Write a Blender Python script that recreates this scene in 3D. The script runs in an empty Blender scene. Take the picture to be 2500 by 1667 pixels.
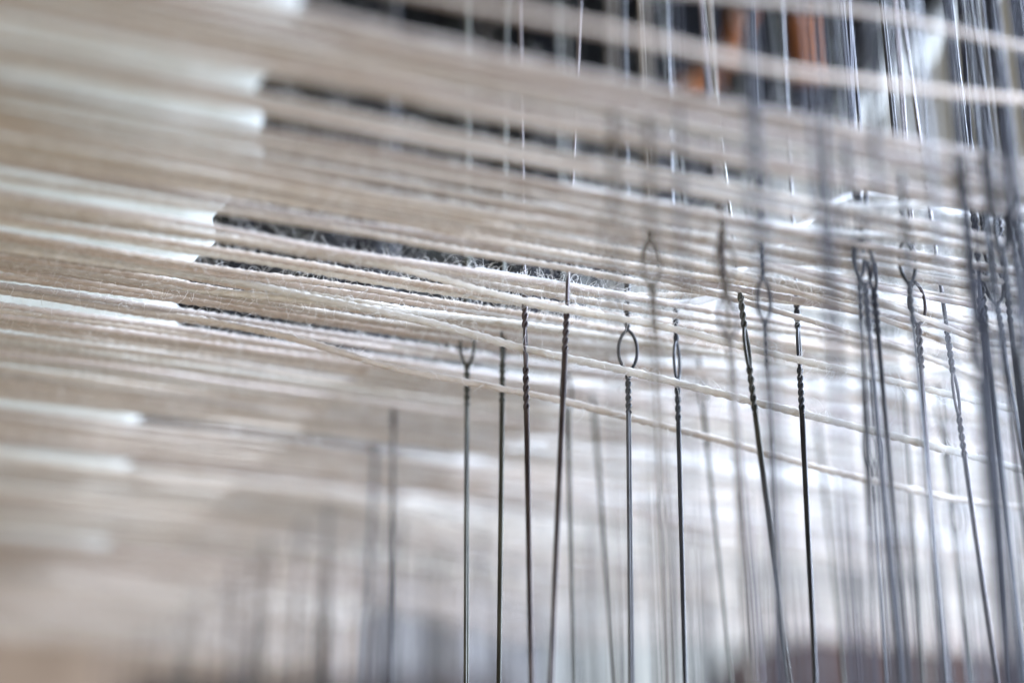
import bpy, math, random
import numpy as np

# ------------------------------------------------------------------ camera, world, lamps, exposure
MM = 0.001
scene = bpy.context.scene
col = scene.collection
F = 4500.0                       # focal length in photograph pixels (2500 wide)
PITCH = math.radians(20)
cam_data = bpy.data.cameras.new("camera")
cam = bpy.data.objects.new("camera", cam_data)
col.objects.link(cam)
cam.location = (0, 0, 0)
cam.rotation_euler = (math.radians(90) + PITCH, 0, 0)
cam_data.sensor_width = 36
cam_data.lens = 36 * F / 2500
cam_data.clip_start = 0.005
cam_data.clip_end = 20
cam_data.dof.use_dof = True
cam_data.dof.focus_distance = 0.2035
cam_data.dof.aperture_fstop = 7.6
cam_data.dof.aperture_blades = 0
scene.camera = cam

scene.view_settings.view_transform = 'Standard'
scene.view_settings.look = 'None'
scene.view_settings.exposure = 0.06
scene.view_settings.gamma = 1.0
scene.render.engine = 'CYCLES'
scene.cycles.use_denoising = True
scene.cycles.use_adaptive_sampling = False
scene.cycles.max_bounces = 8
scene.cycles.transparent_max_bounces = 8

world = bpy.data.worlds.new("World")
scene.world = world
world.use_nodes = True
bg = world.node_tree.nodes["Background"]
bg.inputs[0].default_value = (1.0, 0.97, 0.94, 1)
bg.inputs[1].default_value = 0.37

def area(name, loc, target, size, power, color):
    l = bpy.data.lights.new(name, 'AREA')
    l.shape = 'RECTANGLE'; l.size = size[0] * MM; l.size_y = size[1] * MM
    l.energy = power; l.color = color
    o = bpy.data.objects.new(name, l); col.objects.link(o)
    import mathutils
    p = mathutils.Vector(loc) * MM; t = mathutils.Vector(target) * MM
    o.location = p
    o.rotation_euler = (t - p).to_track_quat('-Z', 'Y').to_euler()
    return o
# window to the right and above the loom, and the room light behind the photographer
area("window_light", (560, 330, 330), (70, 190, 75), (420, 420), 29.0, (0.65, 0.77, 1.0)).data.spread = math.radians(120)
area("room_light", (-250, -260, -160), (0, 220, 75), (600, 500), 1.95, (1.0, 0.86, 0.69))
area("cloth_backlight", (-160, 230, 300), (-60, 230, 80), (160, 320), 0.5, (1.0, 0.99, 0.93))  # added lamp above the white cloth so that it glows from behind

area("side_fill_light", (215, -40, 15), (118, 190, 85), (120, 160), 0.55, (0.56, 0.70, 1.0)).data.spread = math.radians(52)  # added cool fill, narrowed to whiten only the yarns at right

# ------------------------------------------------------------------ geometry helpers
rng = np.random.default_rng(7)
random.seed(7)
TH = math.atan2(0.40, 0.915)                      # the warp runs to the right and away
DV = np.array([math.cos(TH), math.sin(TH), 0.0])  # along the warp (a)
NV = np.array([-math.sin(TH), math.cos(TH), 0.0]) # across the warp (s)
H = 74.7                                          # height of the warp above the lens, mm

def W(a, s, z):
    a = np.asarray(a, float); s = np.asarray(s, float); z = np.asarray(z, float)
    a, s, z = np.broadcast_arrays(a, s, z)
    return a[..., None] * DV + s[..., None] * NV + z[..., None] * np.array([0, 0, 1.0])

def at(px, py, D):
    """world point (mm) at depth D along the lens axis"""
    u, v = px - 1250, py - 833.5
    t = D / F
    return np.array([t * u, t * (F * math.cos(PITCH) + v * math.sin(PITCH)), t * (F * math.sin(PITCH) - v * math.cos(PITCH))])

def atY(px, py, Y):
    u, v = px - 1250, py - 833.5
    t = Y / (F * math.cos(PITCH) + v * math.sin(PITCH))
    return np.array([t * u, Y, t * (F * math.sin(PITCH) - v * math.cos(PITCH))])

def mesh_from(name, V, Q, smooth=True):
    V = np.asarray(V, np.float32) * MM; Q = np.asarray(Q, np.int32)
    me = bpy.data.meshes.new(name)
    me.vertices.add(len(V)); me.vertices.foreach_set("co", V.ravel())
    n = Q.shape[1]
    me.loops.add(Q.size); me.loops.foreach_set("vertex_index", Q.ravel())
    me.polygons.add(len(Q)); me.polygons.foreach_set("loop_start", np.arange(len(Q), dtype=np.int32) * n)
    me.polygons.foreach_set("loop_total", np.full(len(Q), n, np.int32))
    if smooth:
        me.polygons.foreach_set("use_smooth", np.ones(len(Q), bool))
    me.update(calc_edges=True)
    return me

def frames(P):
    T = np.gradient(P, axis=0); T /= np.linalg.norm(T, axis=1)[:, None] + 1e-12
    ref = np.array([0, 0, 1.0])
    if np.mean(np.abs(T[:, 2])) > 0.75: ref = np.array([0, 1.0, 0])
    A = np.cross(T, ref); A /= np.linalg.norm(A, axis=1)[:, None] + 1e-12
    B = np.cross(A, T)
    return T, A, B

def tube(P, R, sides=8):
    """R: radius per point or per point and side -> vertices, quads"""
    P = np.asarray(P, float); n = len(P)
    T, A, B = frames(P)
    th = np.linspace(0, 2 * np.pi, sides, endpoint=False)
    R = np.asarray(R, float)
    if R.ndim == 0: R = np.full(n, float(R))
    if R.ndim == 1: R = np.repeat(R[:, None], sides, 1)
    V = P[:, None, :] + R[..., None] * (np.cos(th)[None, :, None] * A[:, None, :] + np.sin(th)[None, :, None] * B[:, None, :])
    i = np.arange(n - 1)[:, None] * sides; j = np.arange(sides)[None, :]; k = (j + 1) % sides
    Q = np.stack([i + j, i + k, i + sides + k, i + sides + j], -1).reshape(-1, 4)
    return V.reshape(-1, 3), Q

def join(parts):
    Vs, Qs, o = [], [], 0
    for V, Q in parts:
        Vs.append(V); Qs.append(Q + o); o += len(V)
    return np.concatenate(Vs), np.concatenate(Qs)

def link(name, me, mat=None, parent=None):
    o = bpy.data.objects.new(name, me); col.objects.link(o)
    if mat and not me.materials: me.materials.append(mat)
    if parent: o.parent = parent
    return o

def tag(o, label=None, cat=None, group=None, kind=None):
    if label: o["label"] = label
    if cat: o["category"] = cat
    if group: o["group"] = group
    if kind: o["kind"] = kind
    return o

def empty(name, loc):
    o = bpy.data.objects.new(name, None); col.objects.link(o)
    o.location = [c * MM for c in loc]; o.empty_display_size = 0.002
    return o

# ------------------------------------------------------------------ materials
def mat_new(name):
    m = bpy.data.materials.new(name); m.use_nodes = True
    nt = m.node_tree; nt.nodes.clear()
    out = nt.nodes.new('ShaderNodeOutputMaterial')
    return m, nt, out

def ramp_noise(nt, scale, c0, c1, p0=0.35, p1=0.65, detail=4, stretch=(1, 1, 1)):
    tc = nt.nodes.new('ShaderNodeTexCoord'); mp = nt.nodes.new('ShaderNodeMapping')
    mp.inputs['Scale'].default_value = stretch
    no = nt.nodes.new('ShaderNodeTexNoise'); no.noise_dimensions = '4D'; oi = nt.nodes.new('ShaderNodeObjectInfo'); ml = nt.nodes.new('ShaderNodeMath'); ml.operation = 'MULTIPLY'; ml.inputs[1].default_value = 500; nt.links.new(oi.outputs['Random'], ml.inputs[0]); nt.links.new(ml.outputs[0], no.inputs['W']); no.inputs['Scale'].default_value = scale; no.inputs['Detail'].default_value = detail
    cr = nt.nodes.new('ShaderNodeValToRGB')
    cr.color_ramp.elements[0].position = p0; cr.color_ramp.elements[0].color = (*c0, 1)
    cr.color_ramp.elements[1].position = p1; cr.color_ramp.elements[1].color = (*c1, 1)
    nt.links.new(tc.outputs['Object'], mp.inputs[0]); nt.links.new(mp.outputs[0], no.inputs['Vector'])
    nt.links.new(no.outputs['Fac'], cr.inputs[0])
    return no, cr

def oi_of(nt): return [n for n in nt.nodes if n.type == 'OBJECT_INFO'][0]

def wool(name, c0, c1, fibre=False):
    m, nt, out = mat_new(name)
    no, cr = ramp_noise(nt, 900, c0, c1, 0.3, 0.7, 5, (1, 1, 1))
    d = nt.nodes.new('ShaderNodeBsdfPrincipled')
    d.inputs['Roughness'].default_value = 0.85
    d.inputs['Specular IOR Level'].default_value = 0.2
    d.inputs['Sheen Weight'].default_value = 0.35
    d.inputs['Sheen Roughness'].default_value = 0.6
    vr = nt.nodes.new('ShaderNodeMapRange'); vr.inputs[3].default_value = 0.80; vr.inputs[4].default_value = 1.10
    nt.links.new(oi_of(nt).outputs['Random'], vr.inputs[0])
    hs = nt.nodes.new('ShaderNodeHueSaturation'); nt.links.new(cr.outputs[0], hs.inputs['Color']); nt.links.new(vr.outputs[0], hs.inputs['Value'])
    cr = hs
    nt.links.new(cr.outputs[0], d.inputs['Base Color'])
    if fibre:
        d.inputs['Roughness'].default_value = 0.45
        d.inputs['Specular IOR Level'].default_value = 0.5
    else:
        n2 = nt.nodes.new('ShaderNodeTexNoise'); n2.inputs['Scale'].default_value = 5500; n2.inputs['Detail'].default_value = 3
        tc = [n for n in nt.nodes if n.type == 'TEX_COORD'][0]
        nt.links.new(tc.outputs['Object'], n2.inputs['Vector'])
        bu = nt.nodes.new('ShaderNodeBump'); bu.inputs['Strength'].default_value = 0.5; bu.inputs['Distance'].default_value = 0.00012
        nt.links.new(n2.outputs['Fac'], bu.inputs['Height']); nt.links.new(bu.outputs[0], d.inputs['Normal'])
    tr = nt.nodes.new('ShaderNodeBsdfTranslucent'); nt.links.new(cr.outputs[0], tr.inputs[0])
    mx = nt.nodes.new('ShaderNodeMixShader'); mx.inputs[0].default_value = 0.4 if fibre else 0.2
    nt.links.new(d.outputs[0], mx.inputs[1]); nt.links.new(tr.outputs[0], mx.inputs[2]); nt.links.new(mx.outputs[0], out.inputs[0])
    return m

WOOL = [wool("wool_beige", (0.46, 0.385, 0.30), (0.60, 0.525, 0.43)),
        wool("wool_cream", (0.53, 0.48, 0.39), (0.67, 0.62, 0.53)),
        wool("wool_tan", (0.40, 0.315, 0.24), (0.53, 0.44, 0.35)),
        wool("wool_pinkish", (0.45, 0.375, 0.315), (0.56, 0.485, 0.42)),
        wool("wool_window_lit", (0.66, 0.64, 0.59), (0.80, 0.78, 0.74))]  # last wool is whitened: window light on the raised yarns put into its colour
FIBRE = wool("wool_fibre", (0.78, 0.75, 0.69), (0.87, 0.85, 0.80), True)

def steel(name, c0, c1, rough=0.36):
    m, nt, out = mat_new(name)
    no, cr = ramp_noise(nt, 700, c0, c1, 0.38, 0.66, 6, (1, 1, 0.35))
    d = nt.nodes.new('ShaderNodeBsdfPrincipled')
    d.inputs['Metallic'].default_value = 0.6; d.inputs['Specular IOR Level'].default_value = 0.35
    nt.links.new(cr.outputs[0], d.inputs['Base Color'])
    mr = nt.nodes.new('ShaderNodeMapRange'); mr.inputs[3].default_value = rough - 0.08; mr.inputs[4].default_value = rough + 0.3
    nt.links.new(no.outputs['Fac'], mr.inputs[0]); nt.links.new(mr.outputs[0], d.inputs['Roughness'])
    bu = nt.nodes.new('ShaderNodeBump'); bu.inputs['Strength'].default_value = 0.35; bu.inputs['Distance'].default_value = 0.00008
    nt.links.new(no.outputs['Fac'], bu.inputs['Height']); nt.links.new(bu.outputs[0], d.inputs['Normal'])
    nt.links.new(d.outputs[0], out.inputs[0])
    return m
STEEL = [steel("dark_steel", (0.010, 0.010, 0.011), (0.035, 0.035, 0.035)),
         steel("rusty_steel", (0.018, 0.012, 0.012), (0.07, 0.052, 0.045), 0.4),
         steel("olive_steel", (0.020, 0.019, 0.013), (0.06, 0.058, 0.042), 0.4),
         steel("blued_steel", (0.011, 0.011, 0.014), (0.035, 0.035, 0.044), 0.55),
         steel("tan_lit_steel", (0.07, 0.055, 0.038), (0.14, 0.115, 0.085), 0.5)]  # last one is tan, lightened to carry the room light and haze on wires

def plain(name, scale, c0, c1, rough=0.7, stretch=(1, 1, 1), p0=0.35, p1=0.65):
    m, nt, out = mat_new(name)
    no, cr = ramp_noise(nt, scale, c0, c1, p0, p1, 4, stretch)
    d = nt.nodes.new('ShaderNodeBsdfPrincipled'); d.inputs['Roughness'].default_value = rough; d.inputs['Specular IOR Level'].default_value = 0.08
    nt.links.new(cr.outputs[0], d.inputs['Base Color']); nt.links.new(d.outputs[0], out.inputs[0])
    return m
def thin_cloth(name):
    m, nt, out = mat_new(name)
    no, cr = ramp_noise(nt, 300, (0.68, 0.69, 0.65), (0.76, 0.77, 0.74))
    d = nt.nodes.new('ShaderNodeBsdfDiffuse'); tr = nt.nodes.new('ShaderNodeBsdfTranslucent')
    mx = nt.nodes.new('ShaderNodeMixShader'); mx.inputs[0].default_value = 0.6
    nt.links.new(cr.outputs[0], d.inputs[0]); nt.links.new(cr.outputs[0], tr.inputs[0])
    nt.links.new(d.outputs[0], mx.inputs[1]); nt.links.new(tr.outputs[0], mx.inputs[2]); nt.links.new(mx.outputs[0], out.inputs[0])
    return m
M_white = thin_cloth("white_cloth") if True else plain("white_cloth", 300, (0.82, 0.85, 0.84), (0.88, 0.90, 0.90))
M_dark = plain("dark_oak", 45, (0.001, 0.001, 0.001), (0.016, 0.010, 0.009), 0.9, (1, 1, 1), 0.45, 0.8)
M_brown = plain("orange_brown_wood", 60, (0.07, 0.022, 0.006), (0.17, 0.055, 0.013), 0.9, (1, 1, 0.2))
M_slate = plain("slate_blue_paint", 60, (0.10, 0.12, 0.16), (0.20, 0.23, 0.29), 0.6)
M_cream = plain("cream_plaster", 12, (0.55, 0.535, 0.46), (0.66, 0.64, 0.56), 0.9)
M_tan = plain("tan_pine", 30, (0.20, 0.145, 0.10), (0.28, 0.21, 0.15), 0.7, (1, 1, 0.3))
M_putty = plain('putty_paint', 60, (0.22, 0.21, 0.18), (0.30, 0.29, 0.25), 0.8)
M_umber = plain("umber_wood", 25, (0.03, 0.019, 0.016), (0.07, 0.045, 0.037), 0.7, (0.2, 1, 1))

# ------------------------------------------------------------------ background and loom frame
def box_on(u0, u1, v0, v1, w0, w1, U, V, Wd, bevel=1.2):
    """a bevelled box in the frame of axes U, V, Wd (mm)"""
    import bmesh
    bm = bmesh.new()
    vs = []
    for u in (u0, u1):
        for v in (v0, v1):
            for w in (w0, w1):
                p = u * U + v * V + w * Wd
                vs.append(bm.verts.new([c * MM for c in p]))
    for f in ((0, 1, 3, 2), (4, 6, 7, 5), (0, 4, 5, 1), (2, 3, 7, 6), (0, 2, 6, 4), (1, 5, 7, 3)):
        bm.faces.new([vs[i] for i in f])
    bmesh.ops.recalc_face_normals(bm, faces=bm.faces)
    bmesh.ops.bevel(bm, geom=list(bm.edges), offset=bevel * MM, segments=2, affect='EDGES', profile=0.5)
    me = bpy.data.meshes.new("box"); bm.to_mesh(me); bm.free()
    return me
X, Yv, Z = np.eye(3)

wall = link("wall", box_on(-900, 1500, 760, 780, -200, 900, X, Yv, Z), M_cream)
tag(wall, kind="structure")

gx, gy = np.meshgrid(np.linspace(0, 1, 60), np.linspace(0, 1, 120))
cs = 90 + gy * 250; ca = -170 + gx * (170 + 43.8 - np.maximum(0, 168 - cs) * 0.18 + np.maximum(0, cs - 190) * 0.14 + 0.9 * np.sin(cs / 4.1) + 0.4 * np.sin(cs / 1.7))
cz = H + 4.5 + 0.5 * np.sin(cs / 9.0) + 0.3 * np.sin(ca / 13.0 + cs / 31.0)
cq = (np.arange(119)[:, None] * 60 + np.arange(59)[None, :])[..., None] + np.array([0, 1, 61, 60])
cloth = link("white_cloth", mesh_from("white_cloth", W(ca, cs, cz).reshape(-1, 3), cq.reshape(-1, 4)), M_white)
tag(cloth, "thin white cloth stretched over the left end of the warp, glowing through its gaps", "cloth")
so = cloth.modifiers.new("thickness", 'SOLIDIFY'); so.thickness = 0.0005; so.offset = 1

beam = link("loom_beam", box_on(62, 212, 60, 900, H + 110, H + 260, DV, NV, Z, 3), M_dark)
tag(beam, "very dark wooden loom beam seen through the slits in the warp", "beam")

def post(name, px0, px1, py0, py1, Y, depth, mat, label, cat, lean=0):
    """an upright or crossing timber at distance Y covering these rows and columns"""
    p0 = atY(px0, py0, Y); p1 = atY(px1, py1, Y)
    me = box_on(min(p0[0], p1[0]), max(p0[0], p1[0]), 0, depth, min(p0[2], p1[2]), max(p0[2], p1[2]), X, Yv, Z, 1.5)
    o = link(name, me, mat); o.location = (0, Y * MM, 0)
    if label: tag(o, label, cat)
    return o

def bobbin(px, py, Y, h, r, tilt, label):
    prof_ = [(0, 0.2), (0.02, 1.25), (0.08, 1.3), (0.11, 0.75), (0.3, 0.9), (0.5, 1.0), (0.7, 0.9), (0.86, 0.72), (0.9, 1.2), (0.97, 1.2), (1, 0.2)]
    P = np.array([[0, 0, (t - .5) * h] for t, _ in prof_]); P[:, 0] += np.arange(len(P)) * 1e-4
    V, Q = tube(P, np.array([q * r for _, q in prof_]), 20)
    o = link("wooden_bobbin", mesh_from("wooden_bobbin", V, Q), M_brown)
    o.location = [c * MM for c in atY(px, py, Y)]; o.rotation_euler = (0.1, tilt, 0.3)
    tag(o, label, "bobbin")
bobbin(1795, 90, 262, 9.5, 1.9, 0.25, "orange brown wooden bobbin in the dark, left of its pair at the top")
bobbin(1965, 115, 268, 11, 2.1, -0.08, "orange brown wooden bobbin in the dark, beside the slate blue plate")
bobbin(1700, 205, 275, 7, 2.4, 0.9, "short brown bobbin lying tilted in the dark just above the warp")
post("metal_plate", 2040, 2160, -200, 215, 330, 4, M_slate, "slate blue metal plate at the top right of the dark opening", "plate")
post("side_beam", -400, 800, 1120, 2400, 560, 60, M_tan, "tan wooden side beam blurred in the bottom left corner", "beam")
post("floor_beam", 300, 1230, 1650, 2000, 560, 60, M_umber, "dark brown wooden beam cut by the bottom edge, left of centre", "beam")
n = 90; cx = np.linspace(0, 1, n); P0 = atY(250, 1100, 600); P1 = atY(1330, 1900, 600)
fx = P0[0] + cx * (P1[0] - P0[0]); fy = 600 + 2 * np.sin(cx * 44) + 1.5 * np.sin(cx * 19 + 1)
fv = np.concatenate([np.stack([fx, fy, np.full(n, z)], 1) for z in np.linspace(P1[2], P0[2], 6)])
fq = (np.arange(5)[:, None] * n + np.arange(n - 1)[None, :])[..., None] + np.array([0, 1, n + 1, n])
dim_bg = link("grey_backdrop", mesh_from("grey_backdrop", fv, fq.reshape(-1, 4)), plain("dim_grey", 200, (0.22, 0.205, 0.19), (0.30, 0.28, 0.26), 0.9))  # added sheet, its grey stands in for the dimmer background
dim_bg.modifiers.new("thickness", 'SOLIDIFY').thickness = 0.001
tag(dim_bg, "folded grey curtain added to dim the view behind the lower left heddles", "backdrop")
_u = np.array([math.cos(0.27), 0, math.sin(0.27)]); _w = np.array([-math.sin(0.27), 0, math.cos(0.27)])
lb = link("cross_beam", box_on(0, 330, 0, 60, -160, 0, _u, Yv, _w, 2), M_umber); lb.location = [c * MM for c in atY(1760, 1600, 480)]
tag(lb, "dark brown wooden cross beam rising across the bottom right corner behind the heddles", "beam")

# diagonal dark strut with a pale edge, upper right
def bar(name, p, q, r, mat, label, cat, sides=10):
    V, Q = tube(np.linspace(p, q, 12), np.full(12, r), sides)
    o = link(name, mesh_from(name, V, Q), mat); return tag(o, label, cat)
bar("diagonal_strut", atY(2060, 300, 300), atY(2420, -60, 300), 2.6, M_putty, "pale diagonal strut crossing the top right corner", "strut")
bar("diagonal_strut", atY(2030, 260, 320), atY(2380, -90, 320), 5.0, M_dark, "dark diagonal strut just behind the pale one at top right", "strut")

# ------------------------------------------------------------------ warp yarns
A_FELL = 80.0
def yarn_z(a, s, a_eye, dz):
    """flat from the left, then spreading up or down to the heddle eye and back again"""
    a = np.asarray(a, float)
    x = np.clip((a - A_FELL) / (a_eye - A_FELL), 0, None)
    up = np.where(x < 1, dz * x ** 1.7, 0)
    x2 = np.clip((a - a_eye) / 55.0, 0, 1)
    dn = np.where(x >= 1, dz * (1 - 0.85 * x2), 0)
    return H + up + dn

def noise1(a, wl, amp, r):
    out = np.zeros_like(a)
    for k in range(3):
        out += amp / (k + 1) * np.sin(a / (wl / (k + 1)) * 2 * np.pi + r.uniform(0, 6.3))
    return out

def span(s):
    lo = 40 - 0.235 * (s - 124) * 0 - 40 + max(0, (s - 200)) * 0.05
    hi = 130 + (s - 124) * 0.85
    return lo - 12, hi + 12

def fuzz(P, T, R, per_mm, r, rad, lmin, lmax, seg=7, curl=1.0):
    L = np.linalg.norm(np.diff(P, axis=0), axis=1).sum()
    n = int(L * per_mm)
    if n < 2: return None
    idx = r.integers(1, len(P) - 1, n)
    t = T[idx]
    ang = r.uniform(0, 2 * np.pi, n)
    ref = np.array([0, 0, 1.0])
    A = np.cross(t, ref); A /= np.linalg.norm(A, axis=1)[:, None]; B = np.cross(A, t)
    out = np.cos(ang)[:, None] * A + np.sin(ang)[:, None] * B
    tilt = r.normal(0, 0.9, n)
    d = out + tilt[:, None] * t; d /= np.linalg.norm(d, axis=1)[:, None]
    p = P[idx] + out * R * 0.7 + t * r.uniform(-.3, .3, n)[:, None]
    Ln = lmin + (lmax - lmin) * r.random(n) ** 2.2
    # constant curvature about a random axis, with slow change: loops and hooks
    ax = r.normal(0, 1, (n, 3)); ax -= (ax * d).sum(1)[:, None] * d; ax /= np.linalg.norm(ax, axis=1)[:, None]
    kap = r.normal(0, 1.35, n) * curl + np.sign(r.normal(0, 1, n)) * 0.5
    pts = [p]; step = Ln / seg
    for k in range(seg):
        da = kap * step
        c, s_ = np.cos(da)[:, None], np.sin(da)[:, None]
        d = d * c + np.cross(ax, d) * s_ + ax * (ax * d).sum(1)[:, None] * (1 - c)
        d = d + r.normal(0, 0.10, (n, 3)); d /= np.linalg.norm(d, axis=1)[:, None]
        p = p + d * step[:, None]; pts.append(p)
    C = np.stack(pts, 1)                                   # n, seg+1, 3
    Tn = np.gradient(C, axis=1); Tn /= np.linalg.norm(Tn, axis=2)[..., None]
    A = np.cross(Tn, np.array([0.31, 0.57, 0.76])); A /= np.linalg.norm(A, axis=2)[..., None]; B = np.cross(A, Tn)
    th = np.array([0, 2.0944, 4.1888])
    rr = rad * np.linspace(1.1, 0.5, seg + 1)[None, :, None, None] * r.uniform(0.7, 1.3, n)[:, None, None, None]
    V = C[:, :, None, :] + rr * (np.cos(th)[None, None, :, None] * A[:, :, None, :] + np.sin(th)[None, None, :, None] * B[:, :, None, :])
    base = (np.arange(n) * (seg + 1) * 3)[:, None, None]
    i = (np.arange(seg) * 3)[None, :, None]; j = np.arange(3)[None, None, :]; k = (j + 1) % 3
    Q = np.stack([base + i + j, base + i + k, base + i + 3 + k, base + i + 3 + j], -1).reshape(-1, 4)
    return V.reshape(-1, 3), Q

YG = "warp yarns stretched across the loom"
def make_yarn(s, a_eye, dz, R, mat, label, quality, z0=0.0, group=YG, zfun=None, arange=None, fz=None, path=None, drift=0.0):
    r = np.random.default_rng(int(s * 1000) + 17)
    lo, hi = arange or span(s)
    step, sides = {2: (0.33, 10), 1: (0.7, 8), 0: (1.3, 6)}[quality]
    a = np.arange(lo, hi, step) if path is None else np.arange(len(path)) * 0.33
    z = (zfun(a) if zfun is not None else yarn_z(a, s, a_eye, dz)) + z0 + noise1(a, 70, 0.12, r)
    ss = s + noise1(a, 90, 0.16, r) + drift * np.clip((48 - a) / 45.0, 0, 1)
    P = W(a, ss, z) if path is None else path + np.stack([0 * a, noise1(a, 90, 0.12, r), noise1(a, 60, 0.08, r)], 1)
    pitch = 2.6
    th = np.linspace(0, 2 * np.pi, sides, endpoint=False)[None, :]
    ph = (2 * np.pi * a / pitch + r.uniform(0, 6) + noise1(a, 40, 0.5, r))[:, None]
    thick = 1 + noise1(a, 17, 0.045, r)[:, None]
    RR = R * thick * (0.78 + 0.26 * np.abs(np.cos(th - ph))) * (1 + (0.05 if quality == 2 else 0.03) * r.standard_normal((len(a), sides)))
    V, Q = tube(P, RR, sides)
    o0 = P[0].copy()
    root = link("warp_yarn", mesh_from("warp_yarn", V - o0, Q), mat)
    root.location = [c * MM for c in o0]
    tag(root, label, "yarn", group)
    if fz:
        T, _, _ = frames(P)
        fr = fuzz(P - o0, T, R, r=r, **fz)
        if fr:
            f = link("fuzz", mesh_from("fuzz", fr[0], fr[1]), FIBRE, root)
            tag(f, kind="stuff")
    return root

# slits between the yarns: (middle, half width), measured across the warp
GAPS = [(137.4, 2.0), (144.4, 1.25), (150.2, 0.5), (160.4, 0.55), (167.0, 2.2), (173.7, 1.4), (178.2, 1.4),
        (193.2, 1.15), (198.5, 1.35), (210.8, 0.7), (236.0, 2.2), (258.6, 2.0), (272.0, 0.7), (306.0, 2.2)]
BAND = ["in the nearest blurred band along the top edge of the warp", "in the narrow band between the first two dark slits",
        "in the band just under the second dark slit", "in the soft band above the thin white slits at left",
        "in the band directly above the widest dark slit", "in the sharp band directly under the widest dark slit",
        "in the thin pair of strands between two hairy dark slits", "in the sharp middle band left of the wire heddles",
        "in the strip between the two brightest white slits at left", "in the band just below the brightest white slits",
        "in the soft band below the middle of the warp", "in the blurred band above the lower grey slit",
        "in the blurred narrow band under the lower grey slit", "in the blurred band above the lowest white slit",
        "in the farthest blurred band at the bottom of the warp"]
GAPS.append((326.0, 0.8))
BAND.append('in the last faint band fading into the bottom left corner')
edges = [124.3] + [x for g in GAPS for x in (g[0] - g[1], g[0] + g[1])] + [400.0]
HEROES = [171.3, 181.9, 195.3, 222.9]
SHAFTS = [82, 96, 110, 124, 138, 152, 166]
count = 0
for b in range(len(edges) // 2):
    e0, e1 = edges[2 * b], edges[2 * b + 1]
    R0 = 0.38
    pitch = 1.12 if e0 < 235 else (1.35 if e0 < 320 else 1.9)
    bandmat = int(rng.choice([0, 1, 2, 3])) if e0 < 240 else int(rng.choice([0, 2, 2]))  # far bands lean to tan, the weaker light there put into the colour
    n = max(2, int(round((e1 - e0 - 2 * R0) / pitch)) + 1)
    ss = np.linspace(e0 + R0, e1 - R0, n)
    ss[1:-1] += rng.uniform(-0.28, 0.28, max(0, n - 2))
    for k, s in enumerate(ss):
        if min(abs(s - h) for h in HEROES) < 0.35: continue
        sharp = 152 < s < 236
        q = 2 if 158 < s < 215 else (1 if 135 < s < 250 else 0)
        edge = k in (0, n - 1)
        u = rng.random()
        if edge: dz = rng.uniform(-0.6, 0.8)
        elif u < 0.52: dz = rng.uniform(-1.0, 1.2)
        elif u < 0.80: dz = rng.uniform(-8.5, -3.0)
        else: dz = rng.uniform(3.0, 9.0)
        if 168 < s < 232 and not edge:
            dz = rng.uniform(4.5, 13) if rng.random() < 0.8 else rng.uniform(-1, 1)
        if s < 128: dz = rng.uniform(-0.5, 0.5)
        if 128 < s < 150: dz = rng.uniform(-2.0, 1.5)
        sh = SHAFTS[int(rng.integers(2, 7))]
        fz = None
        if 158 < s < 212: fz = dict(per_mm=(6.5 if 163 < s < 171 else 4.0) if edge else 1.8, rad=0.019, lmin=0.4, lmax=3.6 if edge else 3.0)
        elif 140 < s < 250: fz = dict(per_mm=1.8, rad=0.026, lmin=0.8, lmax=3.4, seg=5)
        elif s < 140: fz = dict(per_mm=2.2, rad=0.03, lmin=0.8, lmax=3.0, seg=5)
        mat = WOOL[bandmat if rng.random() < 0.6 else int(rng.choice([0, 0, 1, 2, 3]))]
        dr = 0.0
        if k == n - 1 and b < len(GAPS): dr = (0.9 if b < 2 else 0.5) * GAPS[b][1]
        if k == 0 and b > 0: dr = -0.35 * GAPS[b - 1][1]
        ar = (-20, 118) if s > 324 else None
        pre = 'top wool yarn ' if k == 0 else ('lowest wool yarn ' if k == n - 1 else 'beige wool yarn ')
        make_yarn(s, sh, dz, R0 * rng.uniform(0.92, 1.12), mat, pre + BAND[b], q, arange=ar, drift=dr,
                  z0=rng.normal(0, 0.18), fz=fz)
        count += 1

# a second layer of the warp coming down off the beam edge, right of the dark slits
k = 0; s = 140.0
while s < 300:
    q = 1 if 150 < s < 230 else 0
    dzz = rng.uniform(4, 15) if s > 156 else rng.uniform(1.5, 4)
    if any(abs(s - g) < w + 0.6 for g, w in GAPS): s += 0.7; continue
    def zf(a, dzz=dzz): x = np.clip((a - 93) / 24.0, 0, 1); return H + 0.15 + dzz * x * x * (3 - 2 * x) * (1 - 0.25 * np.clip((a - 130) / 60, 0, 1))
    make_yarn(s, 0, 0, 0.47, WOOL[4], "pale fluffy yarn lifting away from the sheet among the heddles, right of the dark slits", q,
              zfun=zf, arange=(70, 130 + (s - 124) * 0.9 + 40), group="yarns of the raised shed",
              fz=dict(per_mm=7.5 if s < 225 else 1.5, rad=0.026, lmin=0.6, lmax=3.6, seg=5))
    s += rng.uniform(1.3, 2.6); k += 1

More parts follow.
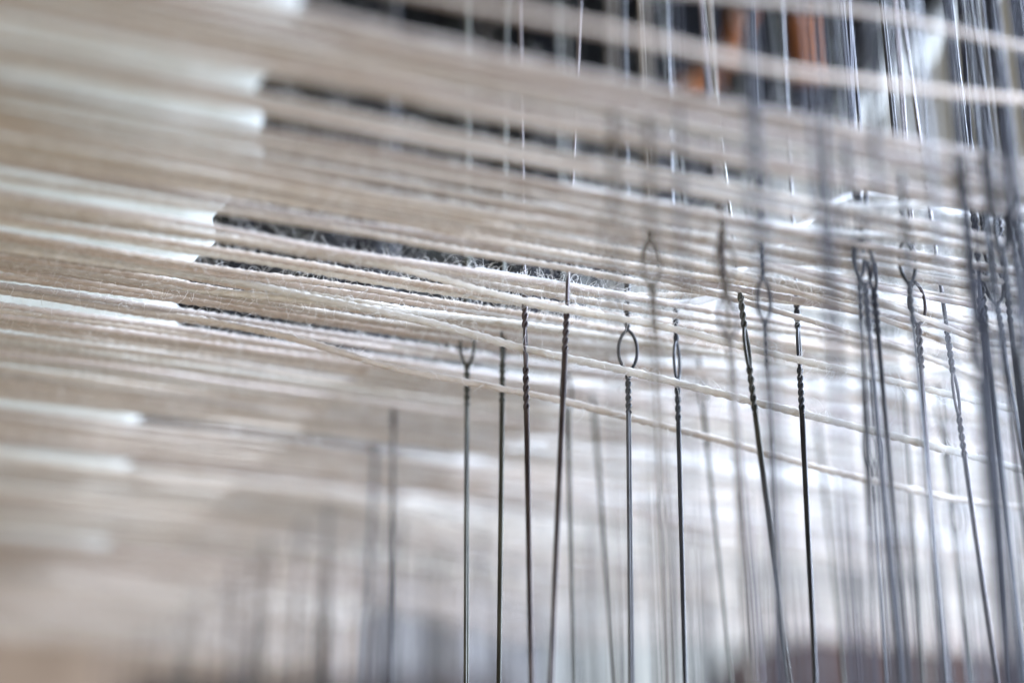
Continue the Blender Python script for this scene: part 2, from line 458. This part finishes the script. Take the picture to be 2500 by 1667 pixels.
def prof(pts):
    A = [p[0] for p in pts]; Zs = [p[1] for p in pts]
    def f(a):
        z = np.interp(a, A, Zs)
        k = np.ones(41) / 41
        return np.convolve(np.pad(z, 20, mode='edge'), k, 'valid')
    return f
hz = dict(per_mm=5.5, rad=0.026, lmin=0.6, lmax=3.4)
def strand_path(s0, pts):
    """flat on the sheet at the left, then through these points (2352-wide picture units, depth mm)"""
    C = [W(a, s0, H + 0.0) for a in (-8, 10, 28, 44)] + [at(x * K, y * K, D) for x, y, D in pts]
    C = np.array(C)
    L = np.concatenate([[0], np.cumsum(np.linalg.norm(np.diff(C, axis=0), axis=1))])
    t = np.arange(0, L[-1], 0.33)
    P = np.stack([np.interp(t, L, C[:, k]) for k in range(3)], 1)
    w = np.hanning(47); w /= w.sum()
    return np.stack([np.convolve(np.pad(P[:, k], 23, mode='edge'), w, 'valid') for k in range(3)], 1)
K = 2500 / 2352
make_yarn(171.3, 0, 0, 0.42, WOOL[1], "sharp cream yarn crossing in front of the heddles, uppermost of the dipping strands", 2, fz=hz,
          path=strand_path(171.3, [(900, 612, 196), (1200, 690, 199), (1560, 755, 201), (1800, 820, 203), (2100, 890, 206), (2330, 940, 208), (2560, 990, 211)]))
make_yarn(181.9, 0, 0, 0.46, WOOL[1], "sharp cream yarn dipping right, passing just under the open eye of the middle heddle", 2, fz=dict(hz, per_mm=4.2),
          path=strand_path(181.9, [(1000, 745, 202), (1200, 800, 202.5), (1560, 880, 203.5), (1900, 960, 205), (2352, 1080, 208), (2560, 1135, 211)]))
make_yarn(195.3, 0, 0, 0.42, WOOL[0], "thin beige yarn dipping lower than its neighbours, kinked up at the right", 2, fz=dict(hz, per_mm=1.8),
          path=strand_path(195.3, [(700, 780, 207), (900, 850, 208), (1300, 920, 209), (1560, 985, 211), (1900, 1080, 213), (2200, 1150, 216), (2352, 1165, 219), (2560, 1180, 224)]))
make_yarn(187.0, 0, 0, 0.40, WOOL[1], "soft cream yarn between the two sharp dipping strands, levelling out at the right edge", 2, fz=dict(hz, per_mm=2.5),
          path=strand_path(187.0, [(800, 700, 200), (1200, 745, 210), (1560, 800, 216), (1900, 850, 222), (2150, 855, 226), (2352, 830, 230), (2560, 810, 234)]))
make_yarn(222.9, 0, 0, 0.42, WOOL[0], "lowest single beige yarn, slightly blurred, crossing the lower heddle shanks", 1,
          zfun=prof([(-20, 74.9), (45, 74.1), (80, 73.2), (99, 72.5), (123, 71.5), (156, 71.1), (172, 71.4), (250, 72)]), arange=(0, 250), fz=dict(hz, per_mm=0.8, rad=0.025))
def upper_path(pts):
    P0 = np.array([at(*p) for p in pts])
    L = np.concatenate([[0], np.cumsum(np.linalg.norm(np.diff(P0, axis=0), axis=1))])
    t = np.arange(0, L[-1], 0.33)
    P = np.stack([np.interp(t, L, P0[:, k]) for k in range(3)], 1)
    w = np.hanning(41); w /= w.sum()
    return np.stack([np.convolve(np.pad(P[:, k], 20, mode='reflect', reflect_type='odd'), w, 'valid') for k in range(3)], 1)
make_yarn(118.2, 0, 0, 0.38, WOOL[2], "thick blurred beige yarn crossing the dark opening just above the warp", 1,
          path=upper_path([(500, -150, 130), (850, -62, 136), (1276, 37, 143), (1700, 125, 152), (1913, 172, 157), (2424, 235, 167), (2700, 262, 172)]), fz=dict(per_mm=1.5, rad=0.03, lmin=.8, lmax=3, seg=5))
make_yarn(117.0, 0, 0, 0.30, WOOL[2], "blurred yarn crossing the dark opening at the very top right", 1,
          path=upper_path([(1400, -60, 146), (1900, 8, 158), (2150, 34, 163), (2400, 92, 168), (2700, 150, 174)]), fz=dict(per_mm=2, rad=0.03, lmin=.8, lmax=3, seg=5))

# ------------------------------------------------------------------ wire heddles
def strand(P, r=0.16, sides=8):
    return tube(P, np.full(len(P), r), sides)

EW, EH, TW = 0.95, 2.35, 5.0       # eye half width, eye half height, length of each twist
WR = 0.19
def twist_mesh(z0, z1, turns, sides=8):
    n = 40; z = np.linspace(z0, z1, n)
    ph = np.linspace(0, turns * 2 * np.pi, n)
    ps = []
    for k in (0, np.pi):
        P = np.stack([WR * 0.98 * np.cos(ph + k), WR * 0.98 * np.sin(ph + k), z], 1)
        ps.append(strand(P, WR, sides))
    V, Q = join(ps); return mesh_from("twist", V, Q)
def eye_mesh(ew):
    t = np.linspace(-1, 1, 25); ps = []
    for sg in (-1, 1):
        x = sg * (WR + (ew - WR) * np.clip(1 - np.abs(t) ** 2.2, 0, 1) ** 0.8)
        ps.append(strand(np.stack([x, 0 * t, t * EH], 1), WR))
    V, Q = join(ps); return mesh_from("eye", V, Q)
def shank_mesh(z0, z1, name="shank"):
    n = 60; z = np.linspace(z0, z1, n); ps = []
    ph = np.linspace(0, 0.9, n)
    wob = 0.10 * np.sin(z / 31.0)
    for k in (0, np.pi):
        P = np.stack([WR * 0.86 * np.cos(ph + k) + wob, WR * 0.86 * np.sin(ph + k), z], 1)
        ps.append(strand(P, WR, 8))
    V, Q = join(ps); return mesh_from(name, V, Q)
LOW, UP = -130, 130
ME = []
for v in range(3):
    ME.append(dict(eye=eye_mesh([0.95, 0.8, 1.05][v]), ut=twist_mesh(EH - .1, EH + TW, 2.5 + 0.3 * v), lt=twist_mesh(-EH - TW, -EH + .1, 2.4 + 0.3 * v),
                   us=shank_mesh(EH + TW - .1, UP), ls=shank_mesh(LOW, -EH - TW + .1)))
# one-piece version for heddles too blurred to show their parts
def whole(v):
    ps = []
    z = np.concatenate([np.linspace(LOW, -8, 10), np.linspace(-6.5, 6.5, 27), np.linspace(8, UP, 10)])
    for sg in (-1, 1):
        e = np.where(np.abs(z) < EH, WR + (0.9 - WR) * np.clip(1 - (np.abs(z) / EH) ** 2.2, 0, 1) ** .8, WR * 0.9)
        tw = np.where((np.abs(z) > EH) & (np.abs(z) < EH + TW), np.cos((np.abs(z) - EH) * 2.4), 1)
        tw2 = np.where((np.abs(z) > EH) & (np.abs(z) < EH + TW), np.sin((np.abs(z) - EH) * 2.4), 0)
        ps.append(tube(np.stack([sg * e * tw, sg * e * tw2, z], 1), np.full(len(z), WR), 6))
    V, Q = join(ps); return mesh_from("wire_heddle", V, Q)
WHOLE = [[whole(v) for v in range(1)][0].copy() for m in STEEL]
for me, m in zip(WHOLE, STEEL): me.materials.append(m)
MATME = {}
def mm(me, mi):
    k = (me.name, mi)
    if k not in MATME:
        c = me.copy(); c.materials.append(STEEL[mi]); MATME[k] = c
    return MATME[k]

import mathutils
def heddle(eye, foot, mi, label, rot, group="wire heddles of the loom", parts=True, v=0, scale=1.0):
    """eye: point of the eye (mm); foot: any point lower down the same wire"""
    zax = mathutils.Vector([float(x) for x in (eye - foot)]).normalized()
    q = mathutils.Vector((0, 0, 1)).rotation_difference(zax) @ mathutils.Quaternion((0, 0, 1), rot)
    if parts:
        root = empty("wire_heddle", eye); M = ME[v]
        link("eye", mm(M['eye'], mi), None, root)
        link("twist", mm(M['ut'], mi), None, root); link("twist", mm(M['lt'], mi), None, root)
        link("shank", mm(M['us'], mi), None, root); link("shank", mm(M['ls'], mi), None, root)
    else:
        root = link("wire_heddle", WHOLE[mi]); root.location = [c * MM for c in eye]
    root.rotation_mode = 'QUATERNION'; root.rotation_quaternion = q
    root.scale = (scale, scale, 1)
    return tag(root, label, "heddle", group)

K = 2500 / 2352
# (eye x, eye y, x at the bottom edge) in 2352-wide picture units, depth mm, steel, turn, label
HH = [
 (1207, 800, 1220, 203, 1, 1.45, "reddish steel heddle, thin shank, leftmost of those reaching above the warp gap"),
 (1304, 665, 1264, 201, 1, 1.5, "heddle leaning left towards its foot, between two upright ones"),
 (1442, 805, 1453, 208, 0, 0.0, "heddle with its wide open eye facing the camera, near the middle"),
 (1555, 830, 1574, 210, 0, 1.15, "black upright heddle with a narrow turned eye, right of the open-eyed one"),
 (1073, 793, 1073, 217, 2, 0.15, "thin olive heddle whose forked eye shows under the dark slit, leftmost sharp wire"),
 (1155, 790, 1146, 215, 2, 1.4, "olive heddle just right of the leftmost sharp wire"),
 (905, 860, 900, 243, 0, 0.9, "blurred grey heddle left of the sharp wires, darker of the left pair"),
 (865, 985, 838, 262, 0, 0.2, "broad blurred grey heddle, left one of the left pair"),
 (1303, 905, 1320, 228, 2, 1.0, "soft olive heddle starting low behind the left-leaning one"),
 (1360, 880, 1415, 238, 2, 1.2, "soft olive heddle slanting right, left of the open-eyed heddle"),
 (1612, 900, 1682, 232, 2, 0.8, "soft slender olive heddle slanting right, below the fourth strand"),
 (1672, 730, 1747, 183, 1, 0.4, "thick reddish heddle close to the lens, slanting right"),
 (1716, 800, 1812, 200, 2, 1.2, "dark heddle slanting strongly right, crossing a vertical neighbour"),
 (1755, 690, 1792, 188, 3, 0.25, "thick blurred blue-black heddle with open eye above the crossing"),
 (1835, 800, 1873, 206, 0, 1.3, "thin straight black heddle standing alone right of centre"),
 (1972, 590, 2012, 192, 3, 0.7, "blurred dark heddle with a bowed eye near the top of the right group"),
 (2003, 620, 2085, 194, 3, 0.9, "blurred purple-black heddle next to the bowed eye one"),
 (2005, 1030, 2040, 236, 0, 0.3, "thin heddle with a forked eye low between two blurred ones"),
 (2106, 698, 2172, 202, 1, 0.2, "sharp heddle with an open forked eye at upper right"),
 (2196, 905, 2290, 201, 1, 1.0, "sharp coppery twisted heddle slanting right, right of the forked eye"),
 (2282, 650, 2440, 200, 0, 0.1, "black heddle with a wide V shaped fork near the right edge"),
 (2250, 640, 2312, 198, 3, 1.3, "blurred violet-grey heddle before the V forked one"),
 (2305, 600, 2420, 200, 3, 1.1, "blurred dark heddle hard against the right edge"),
 (2193, 1190, 2226, 250, 0, 0.1, "soft grey heddle with an open oval eye low at right"),
 (2105, 1285, 2150, 290, 2, 0.1, "faint pale heddle with a small eye low at right, farthest open eye"),
 (2075, 900, 2120, 240, 2, 1.0, "soft olive heddle behind the forked eye one"),
 (2160, 940, 2235, 236, 2, 0.8, "soft olive heddle left of the coppery one, lower down"),
 (1890, 1080, 1942, 245, 2, 1.1, "soft thin olive heddle right of the lone black one"),
 (1500, 640, 1530, 158, 4, 0.4, "very blurred lavender heddle close to the lens right of the open eye"),
 (1412, 540, 1430, 158, 4, 0.5, "very blurred lavender heddle close to the lens left of the open eye"),
 (1745, 450, 1790, 158, 3, 0.5, "broad blurred grey heddle near the lens, above the crossing pair"),
 (1905, 480, 1965, 160, 3, 0.9, "broad blurred grey heddle near the lens, upper right of centre"),
]
for i, (ex, ey, bx, D, mi, rot, lab) in enumerate(HH):
    e = at(ex * K, ey * K, D)
    ft = atY(bx * K, 1667, e[1])
    heddle(e, ft, mi, lab, rot, v=i % 3)

rs = random.Random(5)
# shafts behind: far heddles, thin and blurred
for j, a in enumerate([84, 97, 111, 126, 142, 158, 175, 192]):
    s = 262 + rs.uniform(0, 8) - (0 if a < 120 else 34)
    while s < 430:
        z = H + rs.choice([-6, -3, 0, 2]) + rs.uniform(-1, 1)
        e = W(a + rs.uniform(-1.5, 1.5), s, z)
        ft = e + np.array([rs.uniform(-2.2, 2.8), 0, -80])
        lab = ("faint grey heddle in the far blurred rows below the left of the warp" if e[0] < 0.06 * e[1] else
               "thin pale heddle in the far blurred rows at lower right")
        heddle(e, ft, rs.choice([0, 0, 2, 3]), lab, rs.uniform(0, 3.1), parts=False)
        s += rs.uniform(7, 15) if a < 120 else rs.uniform(9, 17)
# heddles nearer than the focus, massed at the right edge
for px in list(range(2380, 2640, 7)):
    D = rs.uniform(163, 196)
    e = at(px + rs.uniform(-9, 9), rs.uniform(350, 900), D)
    ft = e + np.array([rs.uniform(-1, 3), 0, -80])
    heddle(e, ft, rs.choice([3, 3, 0]), "violet grey heddle in the blurred mass along the right edge", rs.uniform(0, 3.1), parts=False, scale=0.75)
# heddles between focus and lens that thin out towards the left
for px, D, lab in [(1850, 150, "broad blurred heddle crossing the top edge of the warp, just right of the slanting pair"),
                   (2010, 156, "blurred lavender heddle near the lens, over the left half of the right group"),
                   (2080, 165, "blurred lavender heddle near the lens, in front of the two bowed eyes at right"),
                   (2150, 158, "blurred lavender heddle near the lens, passing left of the forked eye"),
                   (2215, 172, "blurred grey heddle near the lens, passing just before the forked eye"),
                   (2290, 160, "broad lavender heddle near the lens, before the coppery twisted one"),
                   (2350, 168, "broad lavender heddle near the lens, leftmost of the dense mass at right"),
                   (1665, 158, "faint blurred heddle near the lens, right of the narrow turned eye")]:
    e = at(px, rs.uniform(380, 620), D); ft = e + np.array([rs.uniform(-1, 2), 0, -80])
    heddle(e, ft, rs.choice([3, 0]), lab, rs.uniform(0, 3.1), parts=False)
# wires standing out pale against the dark opening at the top
for px, D, mi, lab in [(1565, 186, 4, "tan wire heddle standing out against the dark opening, right of two paler ones"),
                       (1745, 182, 4, "tan wire heddle crossing the dark opening left of the orange bobbins"),
                       (2085, 190, 3, "bright edged heddle between the slate plate and the pale strut"),
                       (2190, 196, 0, "dark heddle with a bright rim above the top edge of the warp at right"),
                       (2365, 200, 0, "thick black heddle against the cream wall at top right")]:
    e = at(px + 25, 640, D); ft = e + np.array([1.5, 0, -80])
    heddle(e, ft, mi, lab, 0.3)
print("yarns", count, "objects", len(bpy.data.objects), "tris", sum(sum(len(p.vertices) - 2 for p in m.polygons[:1]) * len(m.polygons) for m in bpy.data.meshes))
